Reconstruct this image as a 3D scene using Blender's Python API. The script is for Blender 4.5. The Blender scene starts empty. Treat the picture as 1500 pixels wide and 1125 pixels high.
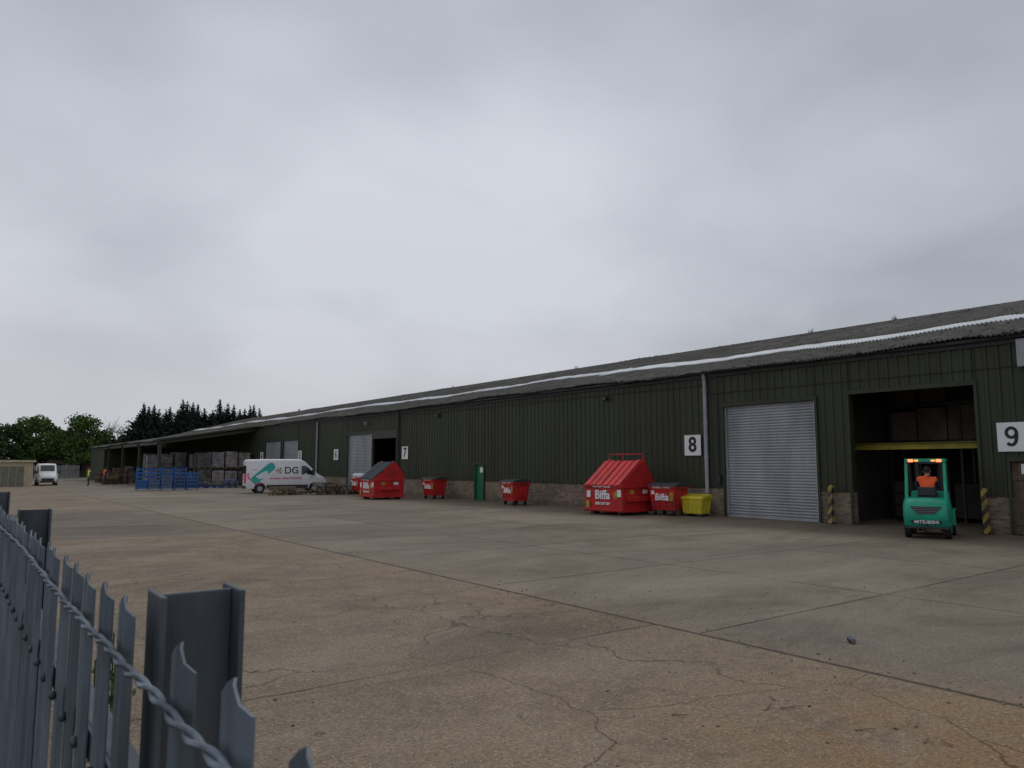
import bpy, math, random
import numpy as np
from mathutils import Vector, Matrix, noise as mnoise
random.seed(7); rng=np.random.default_rng(7)
sc=bpy.context.scene
COL=sc.collection
sc.view_settings.view_transform='Standard'; sc.view_settings.look='None'; sc.view_settings.exposure=0

# ---------------- node helpers
class NT:
    def __init__(s,tree): s.t=tree; s.n=tree.nodes; s.l=tree.links
    def put(s,sock,v):
        if v is None: return
        if isinstance(v,bpy.types.NodeSocket): s.l.new(v,sock)
        else:
            if isinstance(v,(tuple,list)) and sock.type=='RGBA' and len(v)==3: v=(*v,1)
            sock.default_value=v
    def math(s,op,a,b=None,c=None,clamp=False):
        n=s.n.new('ShaderNodeMath'); n.operation=op; n.use_clamp=clamp
        s.put(n.inputs[0],a); s.put(n.inputs[1],b); s.put(n.inputs[2],c); return n.outputs[0]
    def mix(s,f,a,b,mode='MIX'):
        n=s.n.new('ShaderNodeMix'); n.data_type='RGBA'; n.blend_type=mode
        s.put(n.inputs[0],f); s.put(n.inputs[6],a); s.put(n.inputs[7],b); return n.outputs[2]
    def noise(s,vec,scale,detail=4,rough=.55,dist=0):
        n=s.n.new('ShaderNodeTexNoise'); s.put(n.inputs['Vector'],vec)
        n.inputs['Scale'].default_value=scale; n.inputs['Detail'].default_value=detail
        n.inputs['Roughness'].default_value=rough; n.inputs['Distortion'].default_value=dist
        return n.outputs[0]
    def rng(s,v,a,b,c=0.,d=1.,smooth=False):
        n=s.n.new('ShaderNodeMapRange'); n.clamp=True
        if smooth: n.interpolation_type='SMOOTHSTEP'
        s.put(n.inputs[0],v)
        for i,k in enumerate((a,b,c,d)): n.inputs[i+1].default_value=k
        return n.outputs[0]
    def sep(s,v):
        n=s.n.new('ShaderNodeSeparateXYZ'); s.put(n.inputs[0],v); return n.outputs
    def comb(s,x,y,z):
        n=s.n.new('ShaderNodeCombineXYZ'); s.put(n.inputs[0],x); s.put(n.inputs[1],y); s.put(n.inputs[2],z); return n.outputs[0]
    def geo(s): return s.n.new('ShaderNodeNewGeometry').outputs
    def bump(s,h,strength=.3,dist=.01):
        n=s.n.new('ShaderNodeBump'); n.inputs['Strength'].default_value=strength; n.inputs['Distance'].default_value=dist
        s.put(n.inputs['Height'],h); return n.outputs[0]
def newmat(name):
    m=bpy.data.materials.new(name); m.use_nodes=True
    t=NT(m.node_tree); b=m.node_tree.nodes['Principled BSDF']
    return m,t,b
def mat(name,col,rough=.6,metal=0.,var=.25,scale=3.,bump=0.,dirt=None,dirt_amt=.4,spec=.4,stretch=None):
    m,t,b=newmat(name)
    P=t.geo()['Position']
    if stretch:
        s=t.sep(P); P=t.comb(t.math('MULTIPLY',s[0],stretch[0]),t.math('MULTIPLY',s[1],stretch[1]),t.math('MULTIPLY',s[2],stretch[2]))
    n=t.noise(P,scale,4,.6)
    f=t.rng(n,.3,.7,1-var,1+var)
    c=t.mix(1.,col,t.comb(f,f,f),'MULTIPLY')
    if dirt:
        d=t.noise(P,scale*.6,5,.7); c=t.mix(t.rng(d,.46,.68,0,dirt_amt),c,dirt)
    t.put(b.inputs['Base Color'],c); b.inputs['Roughness'].default_value=rough; b.inputs['Metallic'].default_value=metal
    b.inputs['Specular IOR Level'].default_value=spec
    if bump: t.put(b.inputs['Normal'],t.bump(t.noise(P,scale*8,3),bump,.01))
    return m
def emis(name,col,st):
    m,t,b=newmat(name); b.inputs['Base Color'].default_value=(*col,1)
    b.inputs['Emission Color'].default_value=(*col,1); b.inputs['Emission Strength'].default_value=st; return m

# ---------------- mesh helpers
class MB:
    def __init__(s): s.v=[]; s.f=[]; s.m=[]
    def add(s,vs,fs,m=0,M=None):
        o=len(s.v)
        if M is not None: vs=[tuple(M@Vector(p)) for p in vs]
        s.v+=list(vs); s.f+=[tuple(i+o for i in f) for f in fs]; s.m+=[m]*len(fs)
    def box(s,x0,x1,y0,y1,z0,z1,m=0,M=None):
        s.add([(x0,y0,z0),(x1,y0,z0),(x1,y1,z0),(x0,y1,z0),(x0,y0,z1),(x1,y0,z1),(x1,y1,z1),(x0,y1,z1)],
          [(0,3,2,1),(4,5,6,7),(0,1,5,4),(1,2,6,5),(2,3,7,6),(3,0,4,7)],m,M)
    def taper(s,x0,x1,y0,y1,z0,z1,ix,iy,m=0):  # bottom inset
        s.add([(x0+ix,y0+iy,z0),(x1-ix,y0+iy,z0),(x1-ix,y1-iy,z0),(x0+ix,y1-iy,z0),(x0,y0,z1),(x1,y0,z1),(x1,y1,z1),(x0,y1,z1)],
          [(0,3,2,1),(4,5,6,7),(0,1,5,4),(1,2,6,5),(2,3,7,6),(3,0,4,7)],m)
    def cyl(s,p0,p1,r0,r1=None,n=12,m=0,cap=True):
        r1=r0 if r1 is None else r1
        p0=Vector(p0);p1=Vector(p1); d=(p1-p0).normalized()
        a=d.orthogonal().normalized(); b=d.cross(a)
        vs=[];
        for p,r in((p0,r0),(p1,r1)):
            for i in range(n):
                t=2*math.pi*i/n; vs.append(tuple(p+a*r*math.cos(t)+b*r*math.sin(t)))
        fs=[(i,(i+1)%n,n+(i+1)%n,n+i) for i in range(n)]
        if cap: fs+=[tuple(range(n))[::-1],tuple(range(n,2*n))]
        s.add(vs,fs,m)
    def prism(s,poly,y0,y1,m=0): # poly in xz, extruded along y
        n=len(poly)
        vs=[(x,y0,z) for x,z in poly]+[(x,y1,z) for x,z in poly]
        fs=[(i,(i+1)%n,n+(i+1)%n,n+i) for i in range(n)]+[tuple(range(n))[::-1],tuple(range(n,2*n))]
        s.add(vs,fs,m)
    def ball(s,c,rx,ry,rz,n=12,k=8,m=0):
        vs=[(c[0],c[1],c[2]-rz)]
        for j in range(1,k):
            ph=-math.pi/2+math.pi*j/k
            for i in range(n):
                t=2*math.pi*i/n; vs.append((c[0]+rx*math.cos(ph)*math.cos(t),c[1]+ry*math.cos(ph)*math.sin(t),c[2]+rz*math.sin(ph)))
        vs.append((c[0],c[1],c[2]+rz)); fs=[(0,1+(i+1)%n,1+i) for i in range(n)]
        for j in range(k-2):
            for i in range(n):
                a=1+j*n; fs.append((a+i,a+(i+1)%n,a+n+(i+1)%n,a+n+i))
        a=1+(k-2)*n; fs+=[(a+i,a+(i+1)%n,len(vs)-1) for i in range(n)]
        s.add(vs,fs,m)
    def build(s,name,mats,parent=None,bevel=0,smooth=None,seg=2,fixn=True):
        me=bpy.data.meshes.new(name); me.from_pydata(s.v,[],s.f)
        for q in (mats if isinstance(mats,list) else [mats]): me.materials.append(q)
        me.polygons.foreach_set('material_index',s.m)
        if fixn:
            import bmesh
            bm=bmesh.new(); bm.from_mesh(me); bmesh.ops.recalc_face_normals(bm,faces=bm.faces); bm.to_mesh(me); bm.free()
        if smooth is not None:
            me.polygons.foreach_set('use_smooth',[True]*len(me.polygons)); me.set_sharp_from_angle(angle=math.radians(smooth))
        me.update()
        ob=bpy.data.objects.new(name,me); COL.objects.link(ob)
        if parent: ob.parent=parent
        if bevel:
            b=ob.modifiers.new('bev','BEVEL'); b.width=bevel; b.segments=seg; b.limit_method='ANGLE'; b.angle_limit=math.radians(35)
        return ob
def empty(name,loc=(0,0,0),rz=0,scale=1):
    e=bpy.data.objects.new(name,None); COL.objects.link(e); e.location=loc; e.rotation_euler=(0,0,math.radians(rz)); e.scale=(scale,)*3; e.empty_display_size=.2
    return e
def text(name,s,size,o,xd,yd,m,parent,ext=.003,bold=0):
    c=bpy.data.curves.new(name,'FONT'); c.body=s; c.size=size; c.align_x='CENTER'; c.align_y='CENTER'; c.extrude=ext; c.offset=bold
    t=bpy.data.objects.new('tmp',c); COL.objects.link(t)
    dg=bpy.context.evaluated_depsgraph_get(); me=bpy.data.meshes.new_from_object(t.evaluated_get(dg))
    bpy.data.objects.remove(t); xd=Vector(xd);yd=Vector(yd);z=xd.cross(yd)
    M=Matrix((( xd.x,yd.x,z.x,o[0]),(xd.y,yd.y,z.y,o[1]),(xd.z,yd.z,z.z,o[2]),(0,0,0,1)))
    me.transform(M); me.materials.clear(); me.materials.append(m)
    ob=bpy.data.objects.new(name,me); COL.objects.link(ob); ob.parent=parent; return ob

# ---------------- camera
cd=bpy.data.cameras.new('camera'); cam=bpy.data.objects.new('camera',cd); COL.objects.link(cam)
cam.location=(0,0,2.05); cam.rotation_euler=(math.radians(96.2),0,math.radians(-37.1))
cd.sensor_width=36; cd.lens=26.16; cd.clip_start=.02; cd.clip_end=3000
cd.dof.use_dof=True; cd.dof.focus_distance=25; cd.dof.aperture_fstop=12
sc.camera=cam

# ---------------- world
w=bpy.data.worlds.new('World'); sc.world=w; w.use_nodes=True
t=NT(w.node_tree); t.n.clear()
SUN_EL=58; SUN_AZ=60
sky=t.n.new('ShaderNodeTexSky'); sky.sky_type='NISHITA'; sky.sun_disc=False; sky.sun_elevation=math.radians(SUN_EL); sky.sun_rotation=math.radians(SUN_AZ)
b1=t.n.new('ShaderNodeBackground'); t.put(b1.inputs[0],sky.outputs[0]); b1.inputs[1].default_value=.06
tc=t.n.new('ShaderNodeTexCoord').outputs['Generated']; s=t.sep(tc)
zz=t.math('ADD',t.math('MAXIMUM',s[2],0.),.32)
p=t.comb(t.math('DIVIDE',s[0],zz),t.math('DIVIDE',s[1],zz),1.7)
n1=t.noise(p,.75,2,.45,.3); n2=t.noise(p,2.6,4,.5,.2)
nn=t.math('ADD',t.math('MULTIPLY',n1,.78),t.math('MULTIPLY',n2,.22))
r=t.n.new('ShaderNodeValToRGB'); t.put(r.inputs[0],nn); e=r.color_ramp.elements
e[0].position=.37; e[0].color=(.375,.40,.455,1); e[1].position=.61; e[1].color=(.645,.665,.73,1)
k=e.new(.48); k.color=(.51,.53,.59,1)
hz=t.rng(s[2],0,.24,.75,0,True)
c=t.mix(hz,r.outputs[0],(.57,.57,.60))
up=t.rng(s[2],.25,.75,1.,1.16); c=t.mix(1.,c,t.comb(up,up,up),'MULTIPLY')
b2=t.n.new('ShaderNodeBackground'); t.put(b2.inputs[0],c); b2.inputs[1].default_value=1
ms=t.n.new('ShaderNodeMixShader'); ms.inputs[0].default_value=.95; t.l.new(b1.outputs[0],ms.inputs[1]); t.l.new(b2.outputs[0],ms.inputs[2])
o=t.n.new('ShaderNodeOutputWorld'); t.l.new(ms.outputs[0],o.inputs[0])
sd=bpy.data.lights.new('sun','SUN'); sd.energy=.5; sd.angle=math.radians(35); sd.color=(1,.96,.9)
so=bpy.data.objects.new('sun',sd); COL.objects.link(so)
a=math.radians(SUN_AZ); el=math.radians(SUN_EL)
so.rotation_euler=Vector((math.sin(a)*math.cos(el),math.cos(a)*math.cos(el),math.sin(el))).to_track_quat('Z','Y').to_euler(); so.location=(40,20,60)

# ---------------- materials
GREEN=mat('green_cladding',(.033,.039,.019),.55,0,.22,.8,stretch=(1,1,.2),dirt=(.022,.022,.014),dirt_amt=.7)
GREEN2=mat('green_trim',(.030,.036,.019),.5,0,.2,1.5,dirt=(.02,.022,.016),dirt_amt=.5)
SHUT=mat('shutter_steel',(.34,.355,.375),.45,.3,.14,1.2,stretch=(1,1,.3),dirt=(.17,.17,.165),dirt_amt=.5)
GALV=mat('galvanised',(.15,.18,.215),.55,.35,.4,9,bump=.12,dirt=(.07,.085,.10),dirt_amt=.7,stretch=(1,1,.3))
DGALV=mat('weathered_post_steel',(.060,.073,.086),.55,.25,.5,7,bump=.15,dirt=(.13,.14,.15),dirt_amt=.6,stretch=(1,1,.3))
PIPE=mat('grey_pipe',(.30,.315,.335),.5,0,.15,2)
DARK=mat('dark_steel',(.03,.03,.032),.5,0,.2,4)
RUB=mat('rubber',(.018,.018,.02),.8,0,.2,6)
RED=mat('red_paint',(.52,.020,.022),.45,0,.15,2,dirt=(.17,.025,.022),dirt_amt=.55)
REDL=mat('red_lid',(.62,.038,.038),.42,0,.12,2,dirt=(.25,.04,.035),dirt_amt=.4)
GLID=mat('grey_lid',(.045,.05,.055),.5,0,.2,2)
YEL=mat('yellow_plastic',(.62,.52,.03),.45,0,.15,3,dirt=(.25,.2,.05),dirt_amt=.5)
YELP=mat('yellow_paint',(.40,.30,.02),.5,0,.2,3,dirt=(.1,.08,.03),dirt_amt=.5)
BEAM=mat('beam_yellow',(.26,.22,.02),.6,0,.25,3,dirt=(.1,.08,.02),dirt_amt=.5)
WHT=mat('white_paint',(.70,.71,.72),.4,0,.06,2,dirt=(.45,.45,.44),dirt_amt=.35)
WTXT=mat('white_lettering',(.75,.75,.75),.5,0,.05,3)
BLK=mat('black_lettering',(.015,.015,.015),.5,0,.1,3)
GLASS=mat('dark_glass',(.012,.015,.018),.08,0,.1,1,spec=.6)
WOOD=mat('pallet_wood',(.22,.16,.10),.8,0,.3,5,dirt=(.10,.085,.065),dirt_amt=.6)
OLDW=mat('old_wood',(.10,.07,.05),.85,0,.3,5)
GWOOD=mat('grey_wood',(.17,.155,.135),.85,0,.3,5)
BLUE=mat('blue_plastic',(.02,.11,.34),.5,0,.25,3,dirt=(.05,.08,.15),dirt_amt=.4)
CARD=mat('cardboard',(.12,.085,.065),.8,0,.5,1.2)
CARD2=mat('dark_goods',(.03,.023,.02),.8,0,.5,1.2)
TEAL=mat('forklift_green',(.01,.33,.20),.38,0,.12,3,dirt=(.02,.14,.09),dirt_amt=.5)
DOORG=mat('green_door_paint',(.018,.14,.075),.45,0,.15,2)
CREAM=mat('cream_render',(.42,.37,.24),.8,0,.15,1)
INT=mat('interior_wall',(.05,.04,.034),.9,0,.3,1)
SKIN=mat('skin',(.5,.3,.22),.5,0,.08,8); HAIR=mat('hair',(.03,.02,.015),.7,0,.2,20)
ORNG=mat('hivis_orange',(.9,.12,.03),.6,0,.1,4); HYEL=mat('hivis_yellow',(.6,.75,.05),.6,0,.1,4)
NAVY=mat('navy_cloth',(.03,.035,.05),.8,0,.2,6); BOOT=mat('boot',(.02,.018,.015),.7,0,.2,6)
PINK=mat('pink_vinyl',(.7,.06,.2),.4,0,.05,2); TEALV=mat('teal_vinyl',(.03,.38,.36),.4,0,.05,2)
MOSSM=mat('moss',(.04,.043,.025),.95,0,.4,8)
def brickmat():
    m,t,b=newmat('buff_brick'); P=t.geo()['Position']; s=t.sep(P)
    v=t.comb(t.math('ADD',s[0],s[1]),s[2],0.)
    n=t.n.new('ShaderNodeTexBrick'); t.put(n.inputs['Vector'],v); n.inputs['Scale'].default_value=1
    n.inputs['Color1'].default_value=(.30,.21,.14,1); n.inputs['Color2'].default_value=(.15,.095,.065,1); n.inputs['Mortar'].default_value=(.24,.225,.2,1)
    n.inputs['Brick Width'].default_value=.235; n.inputs['Row Height'].default_value=.078; n.inputs['Mortar Size'].default_value=.008
    f=t.rng(t.noise(P,1.1,4,.6),.3,.7,.6,1.2); c=t.mix(1.,n.outputs[0],t.comb(f,f,f),'MULTIPLY')
    c=t.mix(t.rng(s[2],0,.35,.6,0),c,(.07,.062,.045))
    t.put(b.inputs['Base Color'],c); b.inputs['Roughness'].default_value=.9; t.put(b.inputs['Normal'],t.bump(n.outputs[1],-.4,.01)); return m
BRICK=brickmat()
def roofmat():
    m,t,b=newmat('asbestos_roof'); P=t.geo()['Position']
    n=t.noise(P,1.6,6,.75); n2=t.noise(P,.25,2); n3=t.noise(P,9,3,.7)
    c=t.mix(t.rng(n,.38,.62),(.035,.033,.029),(.12,.113,.10))
    c=t.mix(t.rng(n3,.55,.7,0,.55),c,(.20,.193,.17)); c=t.mix(t.rng(n2,.42,.62,0,.6),c,(.045,.042,.033))
    t.put(b.inputs['Base Color'],c); b.inputs['Roughness'].default_value=.95; t.put(b.inputs['Normal'],t.bump(n3,.6,.03)); return m
ROOF=roofmat()
RLIGHT=mat('rooflight_grp',(.60,.62,.64),.5,0,.1,1.2,dirt=(.33,.33,.31),dirt_amt=.6)
def stripemat():
    m,t,b=newmat('hazard_stripes'); P=t.n.new('ShaderNodeTexCoord').outputs['Object']; s=t.sep(P)
    v=t.math('FRACT',t.math('MULTIPLY',t.math('ADD',s[2],t.math('MULTIPLY',s[1],1.2)),2.6)); f=t.math('GREATER_THAN',v,.5)
    c=t.mix(f,(.38,.28,.05),(.025,.022,.02)); d=t.rng(t.noise(P,7,5,.7),.45,.6,0,.85); c=t.mix(d,c,(.09,.06,.04))
    t.put(b.inputs['Base Color'],c); b.inputs['Roughness'].default_value=.6; return m
HAZ=stripemat()

# ---------------- ground
def yardmat():
    m,t,b=newmat('yard_concrete'); P=t.geo()['Position']; s=t.sep(P); X,Y=s[0],s[1]
    A=lambda *a,**k:t.math(*a,**k)
    med=t.noise(P,.95,6,.68); big=t.noise(P,.14,4,.6); fine=t.noise(P,26,3,.8); mid=t.noise(P,5.5,4,.7)
    wob=A('MULTIPLY',A('SUBTRACT',med,.5),.20); wob2=A('MULTIPLY',A('SUBTRACT',mid,.5),.05)
    Xw=A('ADD',X,wob); Yw=A('ADD',Y,wob)
    ca=t.mix(t.rng(med,.34,.66),(.148,.108,.069),(.262,.204,.140)); ca=t.mix(t.rng(big,.44,.60,0,.5),ca,(.222,.184,.138))
    ca=t.mix(t.rng(mid,.50,.68,0,.5),ca,(.305,.245,.175))
    cb=t.mix(t.rng(med,.34,.66),(.188,.152,.110),(.262,.220,.168)); cb=t.mix(t.rng(big,.42,.62,0,.5),cb,(.172,.149,.120))
    cb=t.mix(t.rng(mid,.54,.7,0,.4),cb,(.30,.26,.204))
    cellv=t.comb(A('FLOOR',A('DIVIDE',A('SUBTRACT',X,7.45),4.6)),A('FLOOR',A('DIVIDE',A('SUBTRACT',Y,6.1),4.5)),0.)
    wn=t.n.new('ShaderNodeTexWhiteNoise'); t.put(wn.inputs[0],cellv); sv=t.rng(wn.outputs[0],0,1,.82,1.10)
    cb=t.mix(1.,cb,t.comb(sv,sv,sv),'MULTIPLY')
    isB=A('GREATER_THAN',A('ADD',X,wob2),7.45)
    c=t.mix(isB,ca,cb)
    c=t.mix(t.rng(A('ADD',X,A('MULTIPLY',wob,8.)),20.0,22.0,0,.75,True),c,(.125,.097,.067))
    pa=A('MULTIPLY',t.rng(Yw,23.8,24.,0,1),t.rng(Yw,37,37.5,1,0)); pa=A('MULTIPLY',pa,t.rng(Xw,7.3,7.45,1,0))
    c=t.mix(A('MULTIPLY',pa,.6),c,(.115,.103,.089))
    st=t.noise(t.comb(A('MULTIPLY',X,.45),Y,0.),.42,6,.72,.8)
    c=t.mix(t.rng(st,.50,.66,0,.55),c,(.080,.062,.044)); c=t.mix(t.rng(st,.46,.32,0,.38),c,(.33,.28,.215))
    d0=A('SQRT',A('ADD',A('POWER',A('MULTIPLY',A('SUBTRACT',X,5.6),.7),2.),A('POWER',A('MULTIPLY',A('SUBTRACT',Y,6.9),1.5),2.)))
    c=t.mix(A('MULTIPLY',t.rng(d0,.2,1.6,.55,0,True),t.rng(mid,.38,.58)),c,(.065,.052,.040))
    d1=t.rng(A('ABSOLUTE',A('SUBTRACT',X,7.1)),0.,1.3,.55,0,True); c=t.mix(A('MULTIPLY',d1,t.rng(mid,.42,.62)),c,(.25,.18,.11))
    d2=t.rng(A('ADD',Y,A('MULTIPLY',wob,6.)),2.,8.5,.6,0,True); c=t.mix(A('MULTIPLY',A('MULTIPLY',d2,t.rng(mid,.40,.60)),t.rng(X,8.5,6.5,0,1)),c,(.275,.20,.125))
    vo=t.n.new('ShaderNodeTexVoronoi'); t.put(vo.inputs['Vector'],P); vo.inputs['Scale'].default_value=1.1
    c=t.mix(A('MULTIPLY',t.rng(A('ADD',vo.outputs[0],A('MULTIPLY',wob2,2.)),.03,.09,.5,0),t.rng(big,.45,.55)),c,(.05,.042,.035))
    d=A('SQRT',A('ADD',A('POWER',A('SUBTRACT',X,5.9),2.),A('POWER',A('SUBTRACT',Y,2.7),2.)))
    rm=A('MULTIPLY',t.rng(d,.2,2.6,1,0,True),t.rng(med,.38,.60)); c=t.mix(A('MULTIPLY',rm,.6),c,(.235,.118,.038))
    v=t.n.new('ShaderNodeTexVoronoi'); t.put(v.inputs['Vector'],P); v.inputs['Scale'].default_value=34
    sp=t.rng(v.outputs[0],.14,.34,1,0); vr=t.sep(v.outputs[1])[0]
    c=t.mix(A('MULTIPLY',A('MULTIPLY',sp,A('GREATER_THAN',vr,.62)),A('SUBTRACT',.85,A('MULTIPLY',isB,.5))),c,(.46,.40,.31))
    c=t.mix(A('MULTIPLY',A('MULTIPLY',sp,A('LESS_THAN',vr,.36)),A('SUBTRACT',.75,A('MULTIPLY',isB,.35))),c,(.055,.042,.030))
    ff=t.rng(fine,.3,.7,.64,1.34); c=t.mix(1.,c,t.comb(ff,ff,ff),'MULTIPLY')
    def line(coord,off,per,w):
        q=A('FRACT',A('ADD',A('DIVIDE',A('SUBTRACT',coord,off),per),.5)); q=A('MULTIPLY',A('ABSOLUTE',A('SUBTRACT',q,.5)),per)
        return t.rng(q,w*.35,w,1,0)
    Xj=A('ADD',X,wob2); Yj=A('ADD',Y,wob2)
    jb=A('MAXIMUM',line(Yj,6.1,4.5,.032),line(Xj,7.45,4.6,.032)); jb=A('MULTIPLY',jb,isB); jb=A('MULTIPLY',jb,t.rng(X,20.2,21.2,1,0))
    jb=A('MULTIPLY',jb,t.rng(st,.40,.50,.45,1))
    ja=A('MULTIPLY',line(Yw,6.8,6.2,.025),A('SUBTRACT',1.,isB)); ja=A('MULTIPLY',ja,t.rng(st,.44,.52,.25,.9))
    jm=t.rng(A('ABSOLUTE',A('SUBTRACT',Xj,7.45)),.02,.05,1,0)
    dv=t.n.new('ShaderNodeVectorMath'); dv.operation='ADD'; t.put(dv.inputs[0],P)
    nz=t.n.new('ShaderNodeTexNoise'); t.put(nz.inputs['Vector'],P); nz.inputs['Scale'].default_value=1.1; nz.inputs['Detail'].default_value=6
    sc_=t.n.new('ShaderNodeVectorMath'); sc_.operation='SCALE'; t.put(sc_.inputs[0],nz.outputs[1]); sc_.inputs[3].default_value=.8; t.put(dv.inputs[1],sc_.outputs[0])
    vc=t.n.new('ShaderNodeTexVoronoi'); vc.feature='DISTANCE_TO_EDGE'; t.put(vc.inputs['Vector'],dv.outputs[0]); vc.inputs['Scale'].default_value=.36
    cr=A('MULTIPLY',t.rng(vc.outputs[0],.0012,.0050,1,0),t.rng(med,.36,.52,.15,1)); cr=A('MULTIPLY',cr,A('SUBTRACT',1.,A('MULTIPLY',isB,.8)))
    J=A('MAXIMUM',A('MAXIMUM',jb,ja),A('MAXIMUM',jm,A('MULTIPLY',cr,.72)))
    c=t.mix(A('MULTIPLY',J,t.rng(mid,.3,.55,.5,.9)),c,(.040,.031,.022))
    t.put(b.inputs['Base Color'],c); t.put(b.inputs['Roughness'],t.rng(med,.3,.7,.72,.95)); b.inputs['Specular IOR Level'].default_value=.22
    h=A('SUBTRACT',A('ADD',A('ADD',A('MULTIPLY',fine,.5),mid),A('MULTIPLY',sp,.4)),A('MULTIPLY',J,1.2)); t.put(b.inputs['Normal'],t.bump(h,.65,.014))
    return m
g=MB(); g.add([(-900,-900,-.006),(1400,-900,-.006),(1400,1600,-.006),(-900,1600,-.006)],[(0,1,2,3)]); g.build('ground',mat('rough_ground',(.06,.065,.038),.95,0,.4,.3))
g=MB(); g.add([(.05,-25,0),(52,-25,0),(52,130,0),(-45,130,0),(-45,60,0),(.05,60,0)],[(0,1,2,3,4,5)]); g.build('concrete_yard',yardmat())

# ---------------- warehouse
W=25.15; EAVE=5.9; Y0,Y1=-12.,118.
wh=empty('warehouse')
opens=[(6.6,8.75,2.15),(9.6,13.6,4.5),(14.9,18.9,4.4),(35.9,36.75,2.06),(46.6,54.5,4.38),(64.9,68.6,4.3),(69.3,73.5,4.3)]
clad=MB(); br=MB(); core=MB(); trim=MB()
def cladding(y0,y1,z0,z1,x=W):
    pitch=.333; prof=[]
    k=math.floor(y0/pitch)
    while k*pitch<y1:
        b0=k*pitch
        for dy,dx in((0,0),(.19,0),(.215,-.035),(.305,-.035),(.3329,0)):
            y=b0+dy
            if y0<=y<=y1: prof.append((y,dx))
        k+=1
    prof=[(y0,0)]+[q for q in prof if q[0]>y0+.001 and q[0]<y1-.001]+[(y1,0)]
    n=len(prof); vs=[(x+dx-.04,y,z0) for y,dx in prof]+[(x+dx-.04,y,z1) for y,dx in prof]
    clad.add(vs,[(i,i+1,n+i+1,n+i) for i in range(n-1)])
PL=1.1
def solid(y0,y1):
    cladding(y0,y1,PL,EAVE); br.box(W-.02,W+.2,y0,y1,0,PL); core.box(W-.03,W+.2,y0,y1,PL+.004,EAVE)
cur=Y0
for a,b_,h in opens:
    solid(cur,a); cur=b_
    cladding(a,b_,h+.06,EAVE); core.box(W-.03,W+.2,a,b_,h,EAVE)
    trim.box(W-.11,W-.076,a-.08,b_+.08,h,h+.14); trim.box(W-.11,W-.072,a-.09,a,0,h-.003); trim.box(W-.11,W-.072,b_,b_+.09,0,h-.003)
solid(cur,Y1)
for y in (Y0,Y1):
    core.add([(W+.2,y,0),(49.,y,0),(49.,y,EAVE),(37.,y,9.05),(W+.2,y,EAVE)],[(0,1,2,3,4)])
core.box(49,49.2,Y0,Y1,0,EAVE)
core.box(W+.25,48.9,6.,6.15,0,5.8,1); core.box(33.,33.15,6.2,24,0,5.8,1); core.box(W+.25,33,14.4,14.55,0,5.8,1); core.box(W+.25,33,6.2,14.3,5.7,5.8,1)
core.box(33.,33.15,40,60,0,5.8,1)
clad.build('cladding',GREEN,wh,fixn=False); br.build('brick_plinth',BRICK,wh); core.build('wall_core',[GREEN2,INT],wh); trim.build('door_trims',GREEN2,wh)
g=MB(); 
y=Y0
while y<74:
    y2=min(y+6,74.5 if y>68 else y+6); o=random.uniform(-.012,.012)
    g.box(W-.13,W-.08,y+.01,y2-.01,5.66+o,5.88+o); g.box(W-.30,W-.14,y+.01,y2-.01,5.80+o,5.9+o); y=y2
g.build('gutter',DARK,wh)
def zroof(x): return 5.95+.2625*(x-25)
def corr(name,xs,zf,y0,y1,mat_,pitch=.146,amp=.024,rag=0,step=4,lift=0):
    ys=np.arange(y0,y1,pitch/step); vs=[]; n=len(ys)
    for j,x in enumerate(xs):
        for i,y in enumerate(ys):
            xx=x
            if rag and j==0: xx+= rag*(random.Random(int((y+50)/1.02)).random()-.5)*2
            sag=.05*math.sin(y*.21+1)+.03*math.sin(y*.77)
            lap=.02*(j%2)
            vs.append((xx,y,zf(xx)+amp*math.sin(2*math.pi*y/pitch)+sag+lap+lift+ (.03*mnoise.noise(Vector((xx,y*1.3,0))))))
    fs=[(j*n+i,j*n+i+1,(j+1)*n+i+1,(j+1)*n+i) for j in range(len(xs)-1) for i in range(n-1)]
    me=bpy.data.meshes.new(name); me.from_pydata(vs,[],fs); me.materials.append(mat_)
    ob=bpy.data.objects.new(name,me); COL.objects.link(ob); ob.parent=wh
    sm=ob.modifiers.new('s','SOLIDIFY'); sm.thickness=.03
    return ob
corr('front_roof_slope',[24.72,26,27.5,28.3,29.8,31.5,33.5,35.3,37],zroof,Y0-.3,Y1+.3,ROOF,rag=.09)
corr('rear_roof_slope',[37,43,49.3],lambda x:zroof(74-x),Y0-.3,Y1+.3,ROOF,pitch=.3,step=3)
corr('rooflight_strip',[28.2,29.0,29.5],zroof,Y0,29.5,RLIGHT,lift=.07)
corr('rooflight_strip_far',[28.9,29.5,30.0],zroof,28.6,Y1-1,RLIGHT,lift=.07)
g=MB(); y=Y0-.3
while y<Y1: g.prism([(36.7,9.02),(37,9.2),(37.3,9.02),(37,9.06)],y,y+1.15,0); y+=1.2
g.build('ridge_capping',ROOF,wh)
N=3600; vs=[];fs=[]
for i in range(N):
    x=random.choice([24.8,26,27.5,37.0,33.5,30.9])+random.gauss(0,.12); y=random.uniform(2,110); s_=random.uniform(.02,.07)
    sag=.05*math.sin(y*.21+1)+.03*math.sin(y*.77); z=min(zroof(x),9.1)+sag+.03
    o=len(vs); 
    for a in range(5): vs.append((x+s_*math.cos(a*1.257)*1.4,y+s_*1.8*math.sin(a*1.257),z))
    vs.append((x,y,z+s_*1.1)); fs+=[(o+a,o+(a+1)%5,o+5) for a in range(5)]
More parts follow.
